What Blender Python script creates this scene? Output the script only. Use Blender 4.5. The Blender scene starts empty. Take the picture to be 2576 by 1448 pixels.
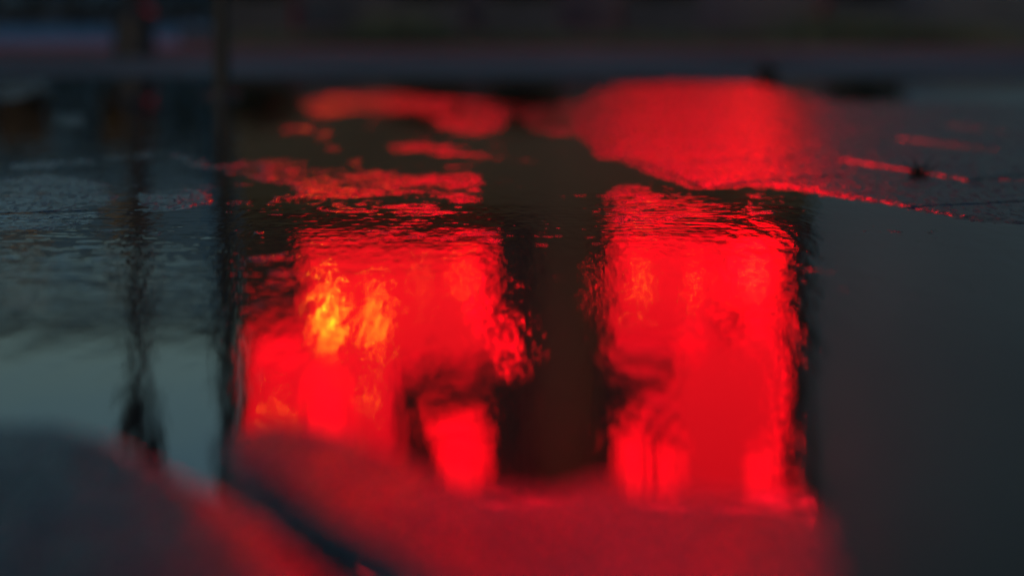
import bpy, bmesh, math, random
import numpy as np
from mathutils import Vector, Matrix
R = math.radians
random.seed(7)
S = bpy.context.scene
COL = S.collection

# ------------------------------------------------------------------ camera
CAM_H, F_PX, PITCH = 0.24, 6082.0, math.atan(684/6082.0)
cam = bpy.data.cameras.new('camera'); co = bpy.data.objects.new('camera', cam); COL.objects.link(co)
co.location = (0, 0, CAM_H); co.rotation_euler = (math.pi/2-PITCH, 0, 0)
cam.lens = 85; cam.sensor_width = 36; cam.clip_start = 0.02; cam.clip_end = 3000
cam.dof.use_dof = True; cam.dof.focus_distance = 2.85; cam.dof.aperture_fstop = 2.3; cam.dof.aperture_blades = 9
S.camera = co

# ------------------------------------------------------------------ light
SUN_EL, SUN_ROT = 5.0, 200.0
w = bpy.data.worlds.new('World'); S.world = w; w.use_nodes = True
nt = w.node_tree; nt.nodes.clear()
sky = nt.nodes.new('ShaderNodeTexSky'); sky.sky_type = 'NISHITA'; sky.sun_disc = False
sky.sun_elevation = R(SUN_EL); sky.sun_rotation = R(SUN_ROT); sky.air_density = 1.6; sky.dust_density = 1.0; sky.ozone_density = 4.0
bgn = nt.nodes.new('ShaderNodeBackground'); bgn.inputs[1].default_value = 0.12
out = nt.nodes.new('ShaderNodeOutputWorld')
tint = nt.nodes.new('ShaderNodeMix'); tint.data_type = 'RGBA'; tint.blend_type = 'MULTIPLY'; tint.inputs[0].default_value = 1
tint.inputs[7].default_value = (.86, .95, 1.14, 1)          # deep blue dusk
nt.links.new(sky.outputs[0], tint.inputs[6]); nt.links.new(tint.outputs[2], bgn.inputs[0]); nt.links.new(bgn.outputs[0], out.inputs[0])
sl = bpy.data.lights.new('sun', 'SUN'); sl.energy = 0.05; sl.angle = R(20); sl.color = (1, .85, .75)
so = bpy.data.objects.new('sun', sl); COL.objects.link(so)
az = R(SUN_ROT)
sd = Vector((math.sin(az)*math.cos(R(SUN_EL)), math.cos(az)*math.cos(R(SUN_EL)), math.sin(R(SUN_EL))))
so.rotation_euler = sd.to_track_quat('Z', 'Y').to_euler()
S.view_settings.view_transform = 'Standard'; S.view_settings.look = 'None'
S.view_settings.exposure = 0.28; S.view_settings.gamma = 1
S.cycles.use_denoising = True
S.cycles.max_bounces = 6; S.cycles.sample_clamp_indirect = 60; S.cycles.caustics_reflective = False
S.cycles.blur_glossy = 0.0

# ------------------------------------------------------------------ helpers
def ray(px, py):
    """direction of a photo point (2576x1448 frame)"""
    x, y = (px-1288)/F_PX, (724-py)/F_PX
    c, s = math.cos(PITCH), math.sin(PITCH)
    return Vector((x, c + y*s, -s + y*c))
def ground(px, py):
    d = ray(px, py); t = -CAM_H/d.z; return Vector((d.x*t, d.y*t, 0))
def mirror(px, py, Y):
    """point at distance Y whose reflection in still water lies at the photo point"""
    d = ray(px, py); t = Y/d.y
    return Vector((d.x*t, Y, -d.z*t - CAM_H))
def project(X, Y, Z=0.0):
    c, s = math.cos(PITCH), math.sin(PITCH)
    dz = Z-CAM_H
    depth = Y*c - dz*s; up = Y*s + dz*c
    return 1288 + F_PX*X/depth, 724 - F_PX*up/depth

def tag(o, label=None, cat=None, group=None, kind=None):
    if label: o['label'] = label
    if cat: o['category'] = cat
    if group: o['group'] = group
    if kind: o['kind'] = kind
    return o
def empty(name, loc):
    o = bpy.data.objects.new(name, None); COL.objects.link(o); o.location = loc; return o
def finish(name, bm, m, parent=None, smooth=False, bevel=0):
    me = bpy.data.meshes.new(name)
    if bevel:
        bmesh.ops.bevel(bm, geom=list(bm.edges), offset=bevel, segments=2, affect='EDGES', profile=.6, clamp_overlap=True)
    if parent is not None:
        bmesh.ops.translate(bm, vec=-parent.matrix_basis.translation, verts=bm.verts)
    bmesh.ops.recalc_face_normals(bm, faces=bm.faces)
    bm.to_mesh(me); bm.free()
    if smooth: me.polygons.foreach_set('use_smooth', [True]*len(me.polygons))
    me.materials.append(m)
    o = bpy.data.objects.new(name, me); COL.objects.link(o)
    if parent is not None: o.parent = parent
    return o
def box(bm, x0, x1, y0, y1, z0, z1):
    v = [bm.verts.new((x, y, z)) for x in (x0, x1) for y in (y0, y1) for z in (z0, z1)]
    for f in ((0,1,3,2), (4,6,7,5), (0,4,5,1), (2,3,7,6), (0,2,6,4), (1,5,7,3)): bm.faces.new([v[i] for i in f])
def tube(bm, pts, radii, n=10, cap=True):
    rings = []
    for i, p in enumerate(pts):
        a = pts[max(0, i-1)]; b = pts[min(len(pts)-1, i+1)]
        q = (Vector(b)-Vector(a)).to_track_quat('Z', 'Y')
        rings.append([bm.verts.new(Vector(p) + q @ Vector((math.cos(2*math.pi*k/n)*radii[i], math.sin(2*math.pi*k/n)*radii[i], 0))) for k in range(n)])
    for i in range(len(rings)-1):
        for k in range(n):
            bm.faces.new((rings[i][k], rings[i][(k+1) % n], rings[i+1][(k+1) % n], rings[i+1][k]))
    if cap: bm.faces.new(rings[0][::-1]); bm.faces.new(rings[-1])

def mat(name):
    m = bpy.data.materials.new(name); m.use_nodes = True
    return m, m.node_tree, m.node_tree.nodes['Principled BSDF']
def nd(t, typ, **kw):
    n = t.nodes.new(typ)
    for k, v in kw.items():
        if k.startswith('i_'): n.inputs[k[2:].replace('_', ' ')].default_value = v
        else: setattr(n, k, v)
    return n
def simple(name, c1, c2, scale, rough=.7, metal=0, bump=0.0, spec=.5):
    m, t, b = mat(name)
    tc = nd(t, 'ShaderNodeTexCoord'); n = nd(t, 'ShaderNodeTexNoise', i_Scale=scale, i_Detail=5.0)
    t.links.new(tc.outputs['Object'], n.inputs['Vector'])
    r = nd(t, 'ShaderNodeValToRGB'); r.color_ramp.elements[0].color = (*c1, 1); r.color_ramp.elements[1].color = (*c2, 1)
    r.color_ramp.elements[0].position = .35; r.color_ramp.elements[1].position = .65
    t.links.new(n.outputs[0], r.inputs[0]); t.links.new(r.outputs[0], b.inputs['Base Color'])
    b.inputs['Roughness'].default_value = rough; b.inputs['Metallic'].default_value = metal
    b.inputs['Specular IOR Level'].default_value = spec
    if bump:
        u = nd(t, 'ShaderNodeBump', i_Distance=bump); t.links.new(n.outputs[0], u.inputs['Height']); t.links.new(u.outputs[0], b.inputs['Normal'])
    return m
def glow(name, col, strength):
    m, t, b = mat(name)
    b.inputs['Base Color'].default_value = (.12, .01, .01, 1); b.inputs['Roughness'].default_value = .4
    b.inputs['Emission Color'].default_value = (*col, 1); b.inputs['Emission Strength'].default_value = strength
    return m

# value noise, world space
def vnoise(x, y, seed):
    xi = np.floor(x).astype(np.int64); yi = np.floor(y).astype(np.int64)
    fx = x-xi; fy = y-yi; fx = fx*fx*fx*(fx*(fx*6-15)+10); fy = fy*fy*fy*(fy*(fy*6-15)+10)
    def h(a, b):
        n = (a*374761393 + b*668265263 + seed*2147483647) & 0xffffffff
        n = ((n ^ (n >> 13))*1274126177) & 0xffffffff
        n = ((n ^ (n >> 16))*2246822519) & 0xffffffff
        return (n ^ (n >> 15))/4294967295.0*2-1
    a = h(xi, yi); b = h(xi+1, yi); c = h(xi, yi+1); d = h(xi+1, yi+1)
    return (a*(1-fx)+b*fx)*(1-fy) + (c*(1-fx)+d*fx)*fy
def fbm(x, y, f, octs, seed, gain=.5):
    s = 0; a = 1; n = 0
    ca, sa = math.cos(.6), math.sin(.6)
    for i in range(octs):
        s = s + a*vnoise(x*f+i*17.3, y*f-i*9.1, seed+i); n += a*a
        x, y = x*ca-y*sa, x*sa+y*ca; f *= 2.03; a *= gain
    return s/math.sqrt(n)

# ------------------------------------------------------------------ ground relief
# Where the worn paving stands proud of the standing water (outlines surveyed as ground points,
# kept in the frame's coordinates for brevity, value = how high it stands).
ISLANDS = [
 # right hand slab rising out of the water
 ([(1455,262),(1490,232),(1560,212),(1890,206),(1990,232),(2120,256),(2600,262),(3200,262),(3200,800),(2700,600),(2576,565),(2400,548),(2170,505),(1950,470),(1730,468),(1640,440),(1560,405),(1500,398),(1490,370),(1450,335)], 1.0),
 ([(1300,262),(1455,250),(1455,335),(1400,345),(1310,320)], .03),
 ([(740,262),(830,232),(1000,228),(1100,243),(1262,252),(1300,262),(1262,335),(1190,346),(1100,325),(1070,297),(870,288),(790,300)], 0.23),
 ([(700,318),(790,314),(790,334),(705,336)], 0.15), ([(797,330),(832,328),(834,350),(800,354)], 0.23),
 ([(970,362),(1060,356),(1130,362),(1254,394),(1254,406),(1140,402),(1080,384),(975,382)], 0.18),
 ([(560,408),(690,400),(792,391),(785,406),(745,418),(800,428),(870,440),(850,458),(745,466),(650,458),(590,440)], 0.02),
 ([(862,404),(918,394),(912,424),(880,426)], 0.18), ([(905,432),(950,424),(955,432)], 0.15),
 ([(730,462),(850,438),(960,436),(1100,442),(1200,434),(1226,450),(1218,470),(1222,512),(1150,520),(1140,505),(1060,488),(960,494),(880,500),(760,506),(590,517),(560,510),(740,492)], 0.10),
 ([(760,508),(880,500),(905,520),(1030,516),(1034,527),(920,548),(850,546),(800,532)], -0.05),
 ([(1070,510),(1090,508),(1095,516),(1070,518)], 0.18), ([(1140,548),(1180,546),(1180,552),(1140,554)], 0.13),
 ([(604,580),(690,570),(752,569),(748,577),(640,588)], 0.14),
 ([(1065,542),(1110,541),(1110,549),(1068,550)], 0.18),
 # left: worn blocks with the sky on them
 ([(-900,450),(0,446),(120,436),(240,452),(275,470),(300,500),(265,520),(250,560),(120,578),(-200,592),(-900,600)], 0.42),
 ([(20,412),(175,400),(380,384),(388,394),(300,408),(120,424),(20,430)], 0.15), ([(430,384),(500,396),(600,440),(590,450),(500,420),(430,396)], 0.15),
 ([(-900,400),(-30,420),(-30,432),(-900,430)], 0.13),
 ([(330,488),(430,474),(545,474),(528,516),(450,524),(360,530)], 0.38),
 ([(-900,210),(120,190),(140,230),(20,260),(-900,262)], 0.13),
 ([(130,290),(215,288),(215,316),(135,318)], 0.15),
 # right column shallows below the sign's foot
 ([(1540,466),(1640,464),(1640,486),(1545,488)], 0.09),
 ([(1528,512),(1600,502),(1700,512),(1810,506),(1850,530),(1900,545),(1760,560),(1700,578),(1540,575),(1540,545)], -.15),
 ([(1870,490),(1960,488),(1960,498),(1880,502)], 0.15), ([(1880,545),(1930,540),(1925,556),(1885,556)], 0.15),
 ([(1335,612),(1395,600),(1390,618),(1340,622)], 0.13),
 ([(1455,460),(1475,456),(1475,466),(1455,468)], 0.15), ([(1435,486),(1472,484),(1472,492),(1435,492)], 0.15),
 ([(604,648),(680,642),(757,640),(757,660),(690,662),(606,668)], .12), ([(662,676),(757,674),(757,694),(668,698)], .10),
 ([(648,712),(757,708),(757,726),(650,730)], .08), ([(616,756),(700,748),(757,742),(757,784),(700,784),(618,786)], .10),
 ([(750,606),(880,580),(1000,574),(1100,592),(1220,574),(1268,604),(1262,612),(1100,606),(960,604),(760,616)], .06),
 ([(1480,604),(1560,600),(1720,606),(1720,614),(1560,618),(1482,616)], .05), ([(1560,586),(1700,580),(1700,590),(1570,594)], .05),
 ([(1990,612),(2040,612),(2040,622),(1992,622)], .15), ([(2030,672),(2095,670),(2095,684),(2035,684)], .1),
 ([(1860,520),(1960,528),(1950,545),(1870,540)], .0), ([(1700,470),(1800,474),(1790,482),(1705,480)], .05), ([(1500,470),(1690,500),(1690,512),(1520,496)], -.05), ([(900,500),(1100,520),(1180,540),(1060,560),(900,552),(820,530)], -.15),
 ([(820,366),(850,372),(850,382),(815,384)], .15), ([(640,540),(720,534),(722,542),(645,546)], .1),
 ([(575,1225),(640,1250),(800,1340),(930,1520),(830,1520),(700,1370)], .5),
 # nearest slabs at the photographer's feet
 ([(-900,1080),(150,1072),(280,1112),(420,1190),(575,1250),(730,1345),(870,1470),(950,1700),(-900,1700)], 1.0),
 ([(575,1100),(700,1075),(880,1110),(1000,1165),(1120,1235),(1260,1275),(1400,1275),(1500,1235),(1640,1280),(1960,1290),(2060,1320),(2120,1400),(2150,1700),(1000,1700),(825,1420),(738,1330),(615,1255),(560,1180)], 1.0),
]
PW, PH, PS = 1100, 430, 4.0             # raster of the outlines, 4-unit cells, with margins
PX0, PY0 = -900.0, 60.0
def raster():
    xs = PX0 + (np.arange(PW)+.5)*PS; ys = PY0 + (np.arange(PH)+.5)*PS
    X, Y = np.meshgrid(xs, ys)
    out_ = np.full((PH, PW), -1.0)
    for poly, v in ISLANDS:
        ins = np.zeros((PH, PW), bool); n = len(poly)
        for i in range(n):
            x0, y0 = poly[i]; x1, y1 = poly[(i+1) % n]
            if y0 == y1: continue
            c = ((y0 > Y) != (y1 > Y)) & (X < (x1-x0)*(Y-y0)/(y1-y0)+x0)
            ins ^= c
        out_ = np.where(ins, np.maximum(out_, v), out_)
    return out_
def blur(a, rx, ry):
    def b1(a, r, ax):
        k = np.exp(-.5*(np.arange(-3*r, 3*r+1)/max(r, .5))**2); k /= k.sum()
        pad = [(0, 0), (0, 0)]; pad[ax] = (3*r, 3*r); p = np.pad(a, pad, 'edge'); o = 0
        for i, kk in enumerate(k): o = o + kk*np.take(p, range(i, i+a.shape[ax]), axis=ax)
        return o
    return b1(b1(a, rx, 1), ry, 0)
RA = raster(); RA = blur(RA, 2, 1)*.75 + blur(RA, 7, 3)*.25
def sample(A, px, py):
    u = np.clip((px-PX0)/PS-.5, 0, PW-1.001); v = np.clip((py-PY0)/PS-.5, 0, PH-1.001)
    ui = u.astype(int); vi = v.astype(int); fu = u-ui; fv = v-vi
    return (A[vi, ui]*(1-fu)+A[vi, ui+1]*fu)*(1-fv) + (A[vi+1, ui]*(1-fu)+A[vi+1, ui+1]*fu)*fv

# joints between slabs: (p0, p1, wall width m, depth m, side that slopes gently)
JOINTS = [((2085,402),(2440,460),.020,.0075), ((2235,350),(2520,383),.017,.006), ((2360,312),(2600,345),.02,.006),
          ((2470,448),(2760,488),.012,.004)]
GROOVES = [((1500,422),(2052,398),.007,.006), ((1780,470),(2140,444),.007,.006), ((2240,527),(2600,510),.007,.006),
           ((2395,462),(2620,437),.012,.010), ((-300,548),(330,528),.010,.008), ((1560,385),(1760,470),.008,.006)]
BEVELS = [((405,1195),(735,1540),.036,.0034)]
def relief(X, Y):
    px, py = project(X, Y)
    base = sample(RA, px, py)
    n1 = fbm(X, Y, 9, 3, 11); n2 = fbm(X, Y, 58, 3, 31, .6); n3 = fbm(X, Y, 150, 3, 51, .7)
    top = np.clip((base-.40)/.4, 0, 1)
    z = .0011*base + .0013*top + .0005*n1 + .0008*n2*(1-.2*top) + .00038*n3
    # the nearest right-hand slab dips towards the far side, the left one leans to the camera
    chan = np.clip(((px-440)*.62-(py-1180))/60, -1, 1)
    near = np.clip((1.50-Y)/.05, 0, 1)
    z = z + near*np.clip(base+.9, 0, 1)*np.where(chan > 0, .021, .001)*(1.50-Y)*np.abs(chan)
    def seg(p0, p1):
        a = ground(*p0); b = ground(*p1); d = (b-a); L = d.length; d /= L
        t = (X-a.x)*d.x+(Y-a.y)*d.y
        s = (X-a.x)*(-d.y)+(Y-a.y)*d.x + .0015*n2
        inside = np.clip(np.minimum(t, L-t)/.03, 0, 1)
        return s, inside
    for p0, p1, wdt, dep in JOINTS:
        s, ins = seg(p0, p1)            # s>0 on the right-hand slab
        prof = np.where((s > 0) & (s < wdt), -dep*(1-s/wdt), 0) + np.where((s <= 0) & (s > -.25*wdt), -dep*(1+s/(.25*wdt)), 0)
        z = z + prof*ins
    for p0, p1, wdt, dep in BEVELS:
        s, ins = seg(p0, p1); z = z - dep*np.clip(s/wdt, 0, 1)*np.where(s < wdt*1.2, 1, 0)*ins
    for p0, p1, wdt, dep in GROOVES:
        s, ins = seg(p0, p1)
        z = z - dep*np.clip(1-np.abs(s)/wdt, 0, 1)*ins
    return z

def grid_mesh(name, X, Y, Z, attr=None):
    h, wd = X.shape
    me = bpy.data.meshes.new(name)
    nv = h*wd; me.vertices.add(nv)
    me.vertices.foreach_set('co', np.stack([X, Y, Z], -1).astype(np.float32).ravel())
    idx = np.arange(nv).reshape(h, wd)
    q = np.stack([idx[:-1, :-1], idx[:-1, 1:], idx[1:, 1:], idx[1:, :-1]], -1).reshape(-1, 4)
    me.loops.add(q.size); me.loops.foreach_set('vertex_index', q.ravel().astype(np.int32))
    me.polygons.add(len(q)); me.polygons.foreach_set('loop_start', (np.arange(len(q))*4).astype(np.int32))
    me.polygons.foreach_set('use_smooth', np.ones(len(q), bool))
    me.update(calc_edges=True)
    if attr:
        for k, a in attr.items():
            at = me.attributes.new(k, 'FLOAT', 'POINT'); at.data.foreach_set('value', a.astype(np.float32).ravel())
    return me
def fan(nr, nc, d0, d1, half0, half1):
    inv = np.linspace(1/d0, 1/d1, nr); d = 1/inv
    u = np.linspace(-1, 1, nc)
    half = half0 + (half1-half0)*(d-d0)/(d1-d0)
    return np.meshgrid(u, d)[0]*half[:, None], np.repeat(d[:, None], nc, 1)

# ------------------------------------------------------------------ ground materials
def stone_mat():
    m, t, b = mat('wet_stone')
    tc = nd(t, 'ShaderNodeTexCoord')
    n = nd(t, 'ShaderNodeTexNoise', i_Scale=14.0, i_Detail=8.0); t.links.new(tc.outputs['Object'], n.inputs['Vector'])
    r = nd(t, 'ShaderNodeValToRGB'); r.color_ramp.elements[0].color = (.014, .018, .021, 1); r.color_ramp.elements[1].color = (.042, .050, .056, 1)
    r.color_ramp.elements[0].position = .35; r.color_ramp.elements[1].position = .68
    t.links.new(n.outputs[0], r.inputs[0]); t.links.new(r.outputs[0], b.inputs['Base Color'])
    f = nd(t, 'ShaderNodeTexNoise', i_Scale=300.0, i_Detail=4.0, i_Roughness=.6); t.links.new(tc.outputs['Object'], f.inputs['Vector'])
    u = nd(t, 'ShaderNodeBump', i_Distance=.00030, i_Strength=1.0); t.links.new(f.outputs[0], u.inputs['Height']); t.links.new(u.outputs[0], b.inputs['Normal'])
    mr = nd(t, 'ShaderNodeMapRange'); mr.inputs[3].default_value = .08; mr.inputs[4].default_value = .17
    n2 = nd(t, 'ShaderNodeTexNoise', i_Scale=5.0, i_Detail=4.0); t.links.new(tc.outputs['Object'], n2.inputs['Vector'])
    mr.inputs[1].default_value = .35; mr.inputs[2].default_value = .65
    t.links.new(n2.outputs[0], mr.inputs[0])
    mp = nd(t, 'ShaderNodeMapping'); mp.inputs['Scale'].default_value = (1, .16, 1); t.links.new(tc.outputs['Object'], mp.inputs['Vector'])
    n4 = nd(t, 'ShaderNodeTexNoise', i_Scale=120.0, i_Detail=2.0); t.links.new(mp.outputs[0], n4.inputs['Vector'])
    m4 = nd(t, 'ShaderNodeMapRange'); m4.inputs[1].default_value = .50; m4.inputs[2].default_value = .60; m4.inputs[4].default_value = .19
    t.links.new(n4.outputs[0], m4.inputs[0])          # drier grains
    ad = nd(t, 'ShaderNodeMath', operation='ADD'); t.links.new(mr.outputs[0], ad.inputs[0]); t.links.new(m4.outputs[0], ad.inputs[1])
    t.links.new(ad.outputs[0], b.inputs['Roughness'])
    b.inputs['IOR'].default_value = 1.48
    return m
def water_mat():
    m, t, b = mat('standing_water')
    b.inputs['Base Color'].default_value = (.010, .010, .009, 1); b.inputs['Roughness'].default_value = .03; b.inputs['IOR'].default_value = 1.333
    tc = nd(t, 'ShaderNodeTexCoord')
    def layer(sx, sy, scale, det, dist, prev):
        mp = nd(t, 'ShaderNodeMapping'); mp.inputs['Scale'].default_value = (sx, sy, 1); t.links.new(tc.outputs['Object'], mp.inputs['Vector'])
        n = nd(t, 'ShaderNodeTexNoise', i_Scale=scale, i_Detail=det); t.links.new(mp.outputs[0], n.inputs['Vector'])
        u = nd(t, 'ShaderNodeBump', i_Distance=dist); t.links.new(n.outputs[0], u.inputs['Height'])
        if prev: t.links.new(prev.outputs[0], u.inputs['Normal'])
        return u
    u1 = layer(1, 1, 9, 2, .00022, None)              # slow swell
    t.links.new(u1.outputs[0], b.inputs['Normal'])
    return m
M_STONE = stone_mat(); M_WATER = water_mat()
M_ASPH = simple('damp_asphalt', (.13, .15, .12), (.24, .27, .22), 1.1, rough=.9, bump=.004, spec=0)
M_DARK = simple('dark_painted_metal', (.010, .012, .014), (.018, .020, .022), 9, rough=.45)

# paving: a true relief, fine where the camera is close
NR, NC = 1500, 1400
X, Y = fan(NR, NC, .80, 9.6, .42, 3.0)
Z = relief(X, Y)
edge = np.clip((9.6-Y)/.6, 0, 1); Z = Z*edge - .006*(1-edge)
o = bpy.data.objects.new('pavement', grid_mesh('pavement', X, Y, Z)); COL.objects.link(o); o.data.materials.append(M_STONE)
tag(o, 'worn wet paving slabs standing just proud of the puddle', kind='structure')
# paving beside and behind the detailed part, same material
Xw, Yw = fan(160, 200, .35, 9.6, 4.0, 9.0)
hf = .42+(3.0-.42)*(Yw-.80)/(9.6-.80)
inside = (np.abs(Xw) < hf-.05) & (Yw > .86)
Zw = np.where(inside, -.03, .0012*fbm(Xw, Yw, 4, 3, 5)+.0016*fbm(Xw, Yw, .9, 2, 6) - .001)
o = bpy.data.objects.new('pavement_beyond', grid_mesh('pavement_beyond', Xw, Yw, Zw)); COL.objects.link(o); o.data.materials.append(M_STONE)
tag(o, 'rest of the wet paving around the puddle', kind='structure')
# water sheet: finely rippled where the camera looks closely, plain around that
def gauss(px, py, cx, cy, sx, sy): return np.exp(-((px-cx)/sx)**2-((py-cy)/sy)**2)
Xp, Yp = fan(1500, 1400, .90, 9.55, .32, 2.6)
px, py = project(Xp, Yp)
rip = .012 + 1.0*gauss(px, py, 1625, 530, 150, 46) + .05*gauss(px, py, 1000, 600, 420, 36) + .85*gauss(px, py, 180, 640, 420, 120) + .10*gauss(px, py, 1300, 680, 900, 75)
side = .5+.8*gauss(px, py, 1300, 760, 1500, 260)
Wz = .00011*fbm(Xp, Yp*.20, 42, 2, 71) + .000058*side*fbm(Xp, Yp*.22, 150, 2, 81) + .00042*rip*fbm(Xp*.45, Yp, 75, 3, 91, .6) + .000009*side*fbm(Xp, Yp*.6, 210, 1, 95)
o = bpy.data.objects.new('water', grid_mesh('water', Xp, Yp, Wz)); COL.objects.link(o); o.data.materials.append(M_WATER)
tag(o, 'shallow rain puddle mirroring the red signs', kind='structure')
Xp, Yp = fan(160, 200, .35, 9.5, 4.0, 8.9)
hw = .32+(2.6-.32)*(Yp-.90)/(9.55-.90)
o = bpy.data.objects.new('water_beyond', grid_mesh('water_beyond', Xp, Yp, np.where((np.abs(Xp) < hw-.05) & (Yp > .96), -.028, -.0004))); COL.objects.link(o); o.data.materials.append(M_WATER)
tag(o, 'rest of the puddle around the camera', kind='structure')

# road beyond the paving and the ground out to the horizon
bm = bmesh.new(); box(bm, -30, 30, 9.6, 21.0, -.20, -.004)
o = finish('road', bm, M_ASPH); tag(o, 'damp dark asphalt beyond the paving', kind='structure')
bm = bmesh.new(); box(bm, -900, 900, -60, 1500, -.6, -.21)
o = finish('ground', bm, M_ASPH); tag(o, 'ground reaching to the horizon', kind='structure')
def xat_(px, Y=25.0): return (px-1288)/F_PX*Y*1.0063
xat = xat_
M_KERB = simple('kerb_stone', (.06, .07, .08), (.12, .13, .14), 6, rough=.8, spec=.1)
bm = bmesh.new(); box(bm, xat(592), 30, 21.0, 21.16, -.2, .11)
o = finish('kerb', bm, M_KERB, bevel=.01); tag(o, kind='structure')
bm = bmesh.new(); box(bm, xat(592), 30, 21.16, 24.95, -.2, .10)
o = finish('far_pavement', bm, simple('far_paving', (.07, .09, .09), (.12, .15, .15), 2.0, rough=.85, spec=.05), None); tag(o, kind='structure')

bm = bmesh.new(); box(bm, -60, xat_(592)-.004, 21.003, 59.5, -.2, -.006)
o = finish('plaza', bm, simple('plaza_paving', (.12, .23, .28), (.24, .38, .44), .6, rough=.6)); tag(o, kind='structure')
# ------------------------------------------------------------------ buildings
SIGN_Y = 24.4
M_FACADE = simple('brown_render', (.15, .16, .11), (.22, .22, .15), .7, rough=.85, bump=.003, spec=.2)
M_PLINTH = simple('grey_plinth', (.09, .11, .11), (.14, .16, .16), .9, rough=.7)
M_GREY = simple('grey_cladding', (.20, .36, .40), (.24, .44, .48), .5, rough=.8, spec=.2)
M_GLASS, _, bg = mat('dark_glass'); bg.inputs['Base Color'].default_value = (.008, .010, .012, 1); bg.inputs['Roughness'].default_value = .1
def xat(px, Y=25.0): return (px-1288)/F_PX*Y*1.0063
def building(name, label, x0, x1, y0, y1, h, m, plinth_h, wins, cornice=.35):
    t = empty(name, ((x0+x1)/2, y0, 0)); tag(t, label, 'building')
    bm = bmesh.new(); box(bm, x0, x1, y0, y1, 0, h); finish('wall', bm, m, t)
    bm = bmesh.new(); box(bm, x0-.02, x1+.02, y0-.05, y0+.2, -.02, plinth_h); finish('plinth', bm, M_PLINTH, t)
    bm = bmesh.new(); box(bm, x0-.2, x1+.2, y0-.3, y1+.2, h+.003, h+cornice); finish('cornice', bm, M_DARK, t, bevel=.03)
    for (wx, wz, ww, wh) in wins:
        bm = bmesh.new()
        for a, b_, c, d in ((wx, wx+ww, wz, wz+.06), (wx, wx+ww, wz+wh-.06, wz+wh), (wx, wx+.06, wz+.062, wz+wh-.062), (wx+ww-.06, wx+ww, wz+.062, wz+wh-.062), (wx+ww/2-.03, wx+ww/2+.03, wz+.062, wz+wh-.062)):
            box(bm, a, b_, y0-.06, y0+.02, c, d)
        f = finish('window', bm, M_DARK, t)
        bm = bmesh.new(); box(bm, wx+.04, wx+ww-.04, y0-.03, y0+.01, wz+.04, wz+wh-.04)
        p = finish('pane', bm, M_GLASS, t); p.parent = f; p.matrix_parent_inverse = Matrix(); 
    return t
fx0, fx1 = xat(592), xat(2035)
building('shop_building', 'dark brown shop front carrying the two red signs', fx0, fx1, 25.0, 37, 14.0, M_FACADE, .55,
         [(fx0+.5, 5.9, 1.2, 1.7), (fx0+2.3, 5.9, 1.2, 1.7), (fx0+4.1, 5.9, 1.2, 1.7)])
building('office_building', 'grey blue building right of the brown shop front', fx1+.01, fx1+16, 24.9, 42, 17.0, M_GREY, .5,
         [(fx1+1.2+2.4*i, z, 1.5, 1.5) for i in range(4) for z in (8.4, 11.6)])
building('terrace_building', 'low grey terrace far behind the added tree on the left', -34, fx0*60/25-.6, 60, 70, 7.4, M_GREY, .6,
         [(-18+2.6*i, z, 1.3, 1.5) for i in range(4) for z in (1.5, 4.4)], cornice=.3)

# ------------------------------------------------------------------ the two signs
G_RED = glow('red_lamp_glow', (1, 0, .007), 3.9)
G_DIM = glow('dim_red_glow', (1, 0, .010), 1.6)
G_MID = glow('middle_red_glow', (1, 0, .008), 1.4)
G_HOT = glow('hot_lamp_glow', (1, 0, .004), 6.0)
G_ORANGE = glow('orange_bulb_glow', (1, .22, .005), 36.0)
G_BULB = glow('red_bulb_glow', (1, .0, .006), 20.0)
def sign(name, label, strokes, bulbs, panel):
    t = empty(name, mirror((panel[0]+panel[2])/2, panel[1], SIGN_Y)); tag(t, label, 'shop sign')
    def rect(r, ya, yb, bm):
        a = mirror(r[0], r[1], SIGN_Y); b = mirror(r[2], r[3], SIGN_Y)
        box(bm, a.x, b.x, SIGN_Y+ya, SIGN_Y+yb, a.z, b.z)
    bm = bmesh.new(); rect(panel, .20, .30, bm); finish('back_panel', bm, M_DARK, t, bevel=.02)
    for k, px_ in enumerate((panel[0]+60, panel[2]-60)):
        for py_ in (panel[1]+80, panel[3]-80):
            a = mirror(px_, py_, SIGN_Y); bm = bmesh.new(); box(bm, a.x-.04, a.x+.04, SIGN_Y+.303, 25.0, a.z-.04, a.z+.04); finish('bracket', bm, M_DARK, t)
    for i, (r, m) in enumerate(strokes):
        bm = bmesh.new(); rect(r, .02+.004*(i % 5), .197, bm); finish('stroke', bm, m, t, bevel=.04)
    for (bx, by, br, m) in bulbs:
        a = mirror(bx, by, SIGN_Y); bm = bmesh.new()
        bmesh.ops.create_uvsphere(bm, u_segments=12, v_segments=8, radius=br*SIGN_Y/F_PX, matrix=Matrix.Translation((a.x, SIGN_Y-.12, a.z)))
        finish('bulb', bm, m, t, smooth=True)
    return t
L = [((762,618,1236,905), G_MID), ((625,850,1000,1190), G_DIM), ((1020,1290,1215,1520), G_RED),((775,625,868,700), G_RED), ((775,722,868,900), G_RED), ((775,925,868,1170), G_RED), ((895,625,985,760), G_RED), ((895,785,985,960), G_RED), ((895,985,985,1110), G_RED), ((1020,632,1100,690), G_RED), ((1135,632,1215,690), G_RED), ((1010,722,1110,790), G_RED), ((1150,715,1215,800), G_HOT), ((1020,830,1225,890), G_RED),
     ((700,830,760,850), G_DIM), ((650,860,760,900), G_RED), ((650,920,760,960), G_DIM), ((655,985,745,1070), G_HOT), ((1010,905,1080,950), G_DIM),
     ((1120,915,1190,945), G_DIM), ((1075,1045,1215,1110), G_RED), ((1110,1125,1215,1270), G_RED), ((1235,840,1300,890), G_DIM),
     ((775,1180,985,1230), G_RED)]
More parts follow.
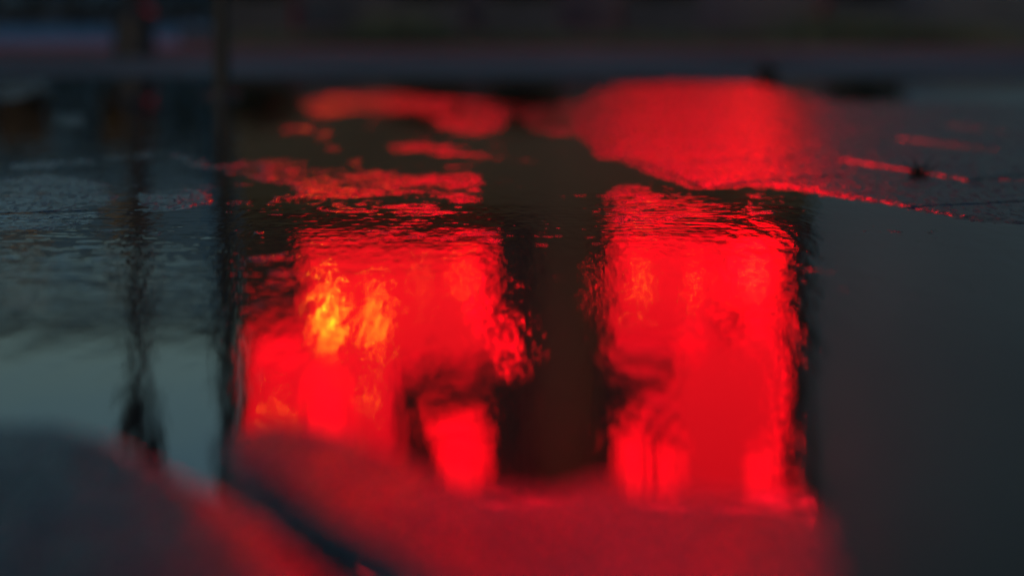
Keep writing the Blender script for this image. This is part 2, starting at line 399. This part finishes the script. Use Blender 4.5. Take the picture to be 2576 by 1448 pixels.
Lb = [(832,798,12,G_ORANGE), (812,834,5,G_ORANGE), (850,812,4,G_ORANGE), (952,790,7,G_ORANGE), (935,832,6,G_ORANGE), (690,1035,3,G_ORANGE), (725,1055,2,G_ORANGE), (930,1000,3,G_ORANGE), (1165,695,3,G_ORANGE), (1060,705,2.5,G_ORANGE),
      (1205,775,12,G_BULB), (1285,865,14,G_BULB)]
sign('red_shop_sign', 'red glowing sign with two tall strokes and orange bulbs, mirrored left in the puddle', L, Lb, (600,575,1320,1540))
Rr = [((1545,590,1830,835), G_MID), ((1700,836,1968,1500), G_MID), ((1560,1345,1960,1520), G_RED),((1560,580,1690,640), G_RED), ((1560,650,1690,800), G_HOT), ((1725,640,1795,720), G_RED), ((1715,760,1770,900), G_RED), ((1835,605,1945,760), G_HOT), ((1870,790,1945,930), G_RED), ((1835,965,1925,1090), G_RED), ((1880,1120,1945,1330), G_RED),
      ((1540,850,1700,915), G_DIM), ((1715,930,1815,1040), G_RED), ((1745,1085,1815,1330), G_RED), ((1560,1080,1625,1330), G_RED), ((1655,1110,1700,1330), G_RED), ((1610,985,1700,1060), G_DIM)]
Rb = [(1612,715,3.5,G_ORANGE), (1742,712,2.5,G_ORANGE), (1893,690,3,G_ORANGE)] + \
     [(1962,y,7,G_BULB) for y in range(640,1300,78)] + [(1500,720,5,G_BULB)]
sign('red_shop_sign', 'red glowing sign with a broad unbroken right side, mirrored right in the puddle', Rr, Rb, (1510,560,2015,1540))
G_BAR = glow('bar_glow', (1, 0, .016), 12.0)  # unseen bar added to throw more red onto the nearest slabs
t = empty('added_red_bar', mirror(1470, 1360, SIGN_Y)); tag(t, 'unseen red light bar added across the shop front to redden the near slabs', 'light bar')
a = mirror(940, 1310, SIGN_Y); b = mirror(2000, 1410, SIGN_Y)
bm = bmesh.new(); box(bm, a.x, b.x, SIGN_Y-.28, SIGN_Y-.08, a.z, b.z); finish('diffuser', bm, G_BAR, t, bevel=.05)
bm = bmesh.new(); box(bm, a.x-.05, b.x+.05, SIGN_Y-.077, SIGN_Y-.003, a.z-.04, b.z+.04); finish('housing', bm, M_DARK, t, bevel=.02)

# ------------------------------------------------------------------ added sky-blocking tree, lamp post, hedge, planters
M_BARK = simple('dark_bark', (.02, .018, .016), (.045, .04, .035), 12, rough=.8, bump=.01)
M_LEAF = simple('dark_leaves', (.02, .035, .015), (.05, .08, .03), 3, rough=.6)
M_HEDGE = simple('hedge_leaves', (.010, .014, .010), (.025, .032, .02), 3, rough=.8, spec=.2)
def leaves(bm, centre, rad, n, size, rng, squash=(1, 1, 1)):
    for _ in range(n):
        v = Vector((rng.gauss(0, 1), rng.gauss(0, 1), rng.gauss(0, 1))).normalized()*rad*rng.random()**.45
        p = Vector(centre) + Vector((v.x*squash[0], v.y*squash[1], v.z*squash[2]))
        q = Matrix.Rotation(rng.random()*6.28, 3, 'Z') @ Matrix.Rotation(rng.random()*6.28, 3, 'X')
        s = size*(.6+.8*rng.random())
        bm.faces.new([bm.verts.new(p + q @ Vector(c)) for c in ((0, -s, 0), (s*.45, 0, s*.1), (0, s, 0), (-s*.45, 0, s*.1))])
def tree(name, label, base, h, r0, crown_z, crown_r, n, seed):
    rng = random.Random(seed); t = empty(name, base); tag(t, label, 'tree'); B = Vector(base)
    bm = bmesh.new(); pts = [B + Vector((.035*math.sin(i*1.3+seed), .03*math.cos(i*1.1), h*i/9)) for i in range(10)]
    tube(bm, pts, [r0*(1.35 if i == 0 else 1.05-.055*i + .08*math.sin(i*2.3)) for i in range(10)], 14); tips = []
    for k in range(9):
        a = k*2.4; p0 = B + Vector((0, 0, h*(.62+.04*k))); e = p0 + Vector((math.cos(a)*crown_r*.7, math.sin(a)*crown_r*.7, crown_r*.5+rng.random()*.5))
        tube(bm, [p0, p0.lerp(e, .5)+Vector((0, 0, .15)), e], [r0*.4, r0*.25, r0*.1], 7); tips.append(e)
    finish('trunk', bm, M_BARK, t, smooth=True)
    bm = bmesh.new()
    for e in tips + [B+Vector((0, 0, crown_z+crown_r*.8))]: leaves(bm, e, crown_r*.6, n//10, .09+.012*crown_r, rng, (1, 1, .7))
    finish('crown', bm, M_LEAF, t)
def lathe_post(name, label, cat, gp, sections):
    t = empty(name, gp); tag(t, label, cat)
    for nm, prof, n in sections:
        bm = bmesh.new(); tube(bm, [gp+Vector((0, 0, z)) for z, r_ in prof], [r_ for z, r_ in prof], n); finish(nm, bm, M_DARK, t, smooth=False)
    return t
g = ground(338, 142)
lathe_post('street_lamp', 'unlit dark street lamp with a wide lantern, leftmost upright in the puddle', 'street lamp', g,
  [('base', [(-.02, .13), (.25, .12), (.30, .075)], 18), ('pole', [(.301, .060), (1.5, .052), (2.0, .050)], 18),
   ('lantern', [(2.001, .06), (2.06, .10), (2.30, .12), (2.60, .14), (2.80, .13), (2.86, .04)], 8)])
g = ground(558, 246)
lathe_post('metal_post', 'slim dark metal post at the edge of the left sign', 'post', g,
  [('base_flange', [(0, .06), (.012, .058)], 20), ('pole', [(.013, .025), (1.40, .024)], 18), ('cap', [(1.401, .036), (1.43, .034), (1.455, .012)], 18)])
# dark stone lying at the far rim of the slab
g = ground(1928, 200); bm = bmesh.new(); bmesh.ops.create_icosphere(bm, subdivisions=3, radius=1)
for v in bm.verts:
    n = v.co.normalized(); k_ = 1+.22*math.sin(3.1*n.x+1.7*n.y)*math.cos(2.3*n.z+n.x)
    v.co = Vector((g.x+n.x*.045*k_, g.y+n.y*.05*k_, .026+n.z*.040*k_))
o = finish('stone', bm, M_BARK, smooth=True); tag(o, 'dark stone lying at the far rim of the red lit slab', 'stone')
# clipped hedge on the left
rng = random.Random(5); hx0, hx1 = -18.0, xat(585, 45)
t = empty('hedge', ((hx0+hx1)/2, 45, -.2)); tag(t, 'dark hedge between the plaza and the far terrace', 'hedge')
bm = bmesh.new(); bs = bmesh.new(); x = hx0
while x < hx1:
    leaves(bm, (x, 45, 1.35), 1.6, 620, .10, rng, (.5, .8, 1.0+.1*rng.random()))
    tube(bs, [(x, 45, -.2), (x+.05, 45.03, 1.6)], [.04, .015], 6); x += .7
finish('foliage', bm, M_HEDGE, t); finish('stems', bs, M_BARK, t)
# unseen tree added further left; its crown keeps bright sky off the near slabs
tree('sky_block_tree', 'unseen broad tree added far left to block the sky above the near slabs', (-6.8, 20.0, -.05), 6.8, .22, 8.0, 5.0, 42000, 8)
# scruffy verge before the kerb, right of the lamp post
M_GRASS = simple('verge_grass', (.08, .11, .07), (.20, .24, .15), 1.2, rough=.8, spec=.15)
bm = bmesh.new(); rng = random.Random(21); gx0, gx1 = xat(600, 20), xat(2600, 20)
for k in range(16000):
    x = gx0+(gx1-gx0)*rng.random(); y = 19.4+1.5*rng.random()
    hh = (.04+.10*rng.random())*(1+1.6*max(0, float(vnoise(np.array([x*1.1]), np.array([y*.6]), 9)[0])))
    a = rng.random()*6.28; p = Vector((x, y, -.01)); sd_ = Vector((math.cos(a), math.sin(a), 0))*.012
    q = p+Vector((rng.gauss(0, .3)*hh, rng.gauss(0, .3)*hh, hh)); bm.faces.new([bm.verts.new(v) for v in (p-sd_, p+sd_, q)])
o = finish('grass', bm, M_GRASS); tag(o, 'scruffy grass growing before the far kerb', kind='stuff')
# planters with shrubs along the shop front
M_POT = simple('concrete_planter', (.04, .05, .06), (.07, .08, .09), 4, rough=.7)
proto = None
labels = ['leafy shrub in a grey planter at the left end of the shop front', 'leafy shrub in a grey planter below the left sign',
          'leafy shrub in a grey planter between the two signs', 'leafy shrub in a grey planter below the right sign', 'leafy shrub in a grey planter at the right end of the shop front']
for i, (px_, py_) in enumerate([(660,102), (1080,104), (1310,104), (1650,106), (2150,104)]):
    x = xat(px_, 23.6)
    if proto is None:
        proto = t = empty('planter', (0, 0, 0)); c = Vector((0, 0, 0))
        bm = bmesh.new(); box(bm, -.38, .38, -.2, .2, 0, .30); finish('pot', bm, M_POT, t, bevel=.015)
        bm = bmesh.new(); box(bm, -.36, .36, -.18, .18, .301, .31); finish('soil', bm, M_BARK, t)
        bm = bmesh.new(); leaves(bm, (0, 0, .50), .42, 1500, .04, rng, (1.1, .6, .65)); finish('shrub', bm, M_LEAF, t)
    else:
        t = proto.copy(); COL.objects.link(t)
        for ch in list(proto.children):
            c2 = ch.copy(); COL.objects.link(c2); c2.parent = t
    t.location = (x, 23.4, .10); t.rotation_euler = (0, 0, .06*(i-2)); tag(t, labels[i], 'planter', 'planters along the shop front')

# ------------------------------------------------------------------ the little weed in the joint
M_WEED = simple('weed_leaves', (.004, .008, .004), (.018, .030, .010), 60, rough=.6, spec=.3)
g = ground(2312, 447); g.z = .001
t = empty('weed', g); tag(t, 'small dark weed growing from the slab joint at right', 'weed')
rng = random.Random(12); bmL = bmesh.new(); bmS = bmesh.new()
for k in range(24):
    a = rng.random()*6.28; ln = .020+.030*rng.random(); lean = .25+.9*rng.random()
    p = g.copy(); dirv = Vector((math.cos(a)*lean, math.sin(a)*lean*.7, 1.0)).normalized(); prev = None; wd = .0011+.0008*rng.random()
    side = Vector((-math.sin(a), math.cos(a), 0))
    start = g + Vector(((rng.random()-.5)*.028, (rng.random()-.5)*.02, 0)); p = start
    for s in range(6):
        ww = wd*(1-s/5.5)*(1.4 if s in (2, 3) else 1)
        cur = (bmL.verts.new(p-side*ww), bmL.verts.new(p+side*ww))
        if prev: bmL.faces.new((prev[0], prev[1], cur[1], cur[0]))
        prev = cur; p = p + dirv*ln/5; dirv = (dirv + Vector((math.cos(a)*.18, math.sin(a)*.18, -.16))).normalized()
for k in range(9):
    a = k*.7; tube(bmS, [g+Vector((.004*math.cos(a), .004*math.sin(a), -.002)), g+Vector((.010*math.cos(a), .008*math.sin(a), .012))], [.0012, .0006], 5)
finish('blades', bmL, M_WEED, t); finish('stems', bmS, M_WEED, t)
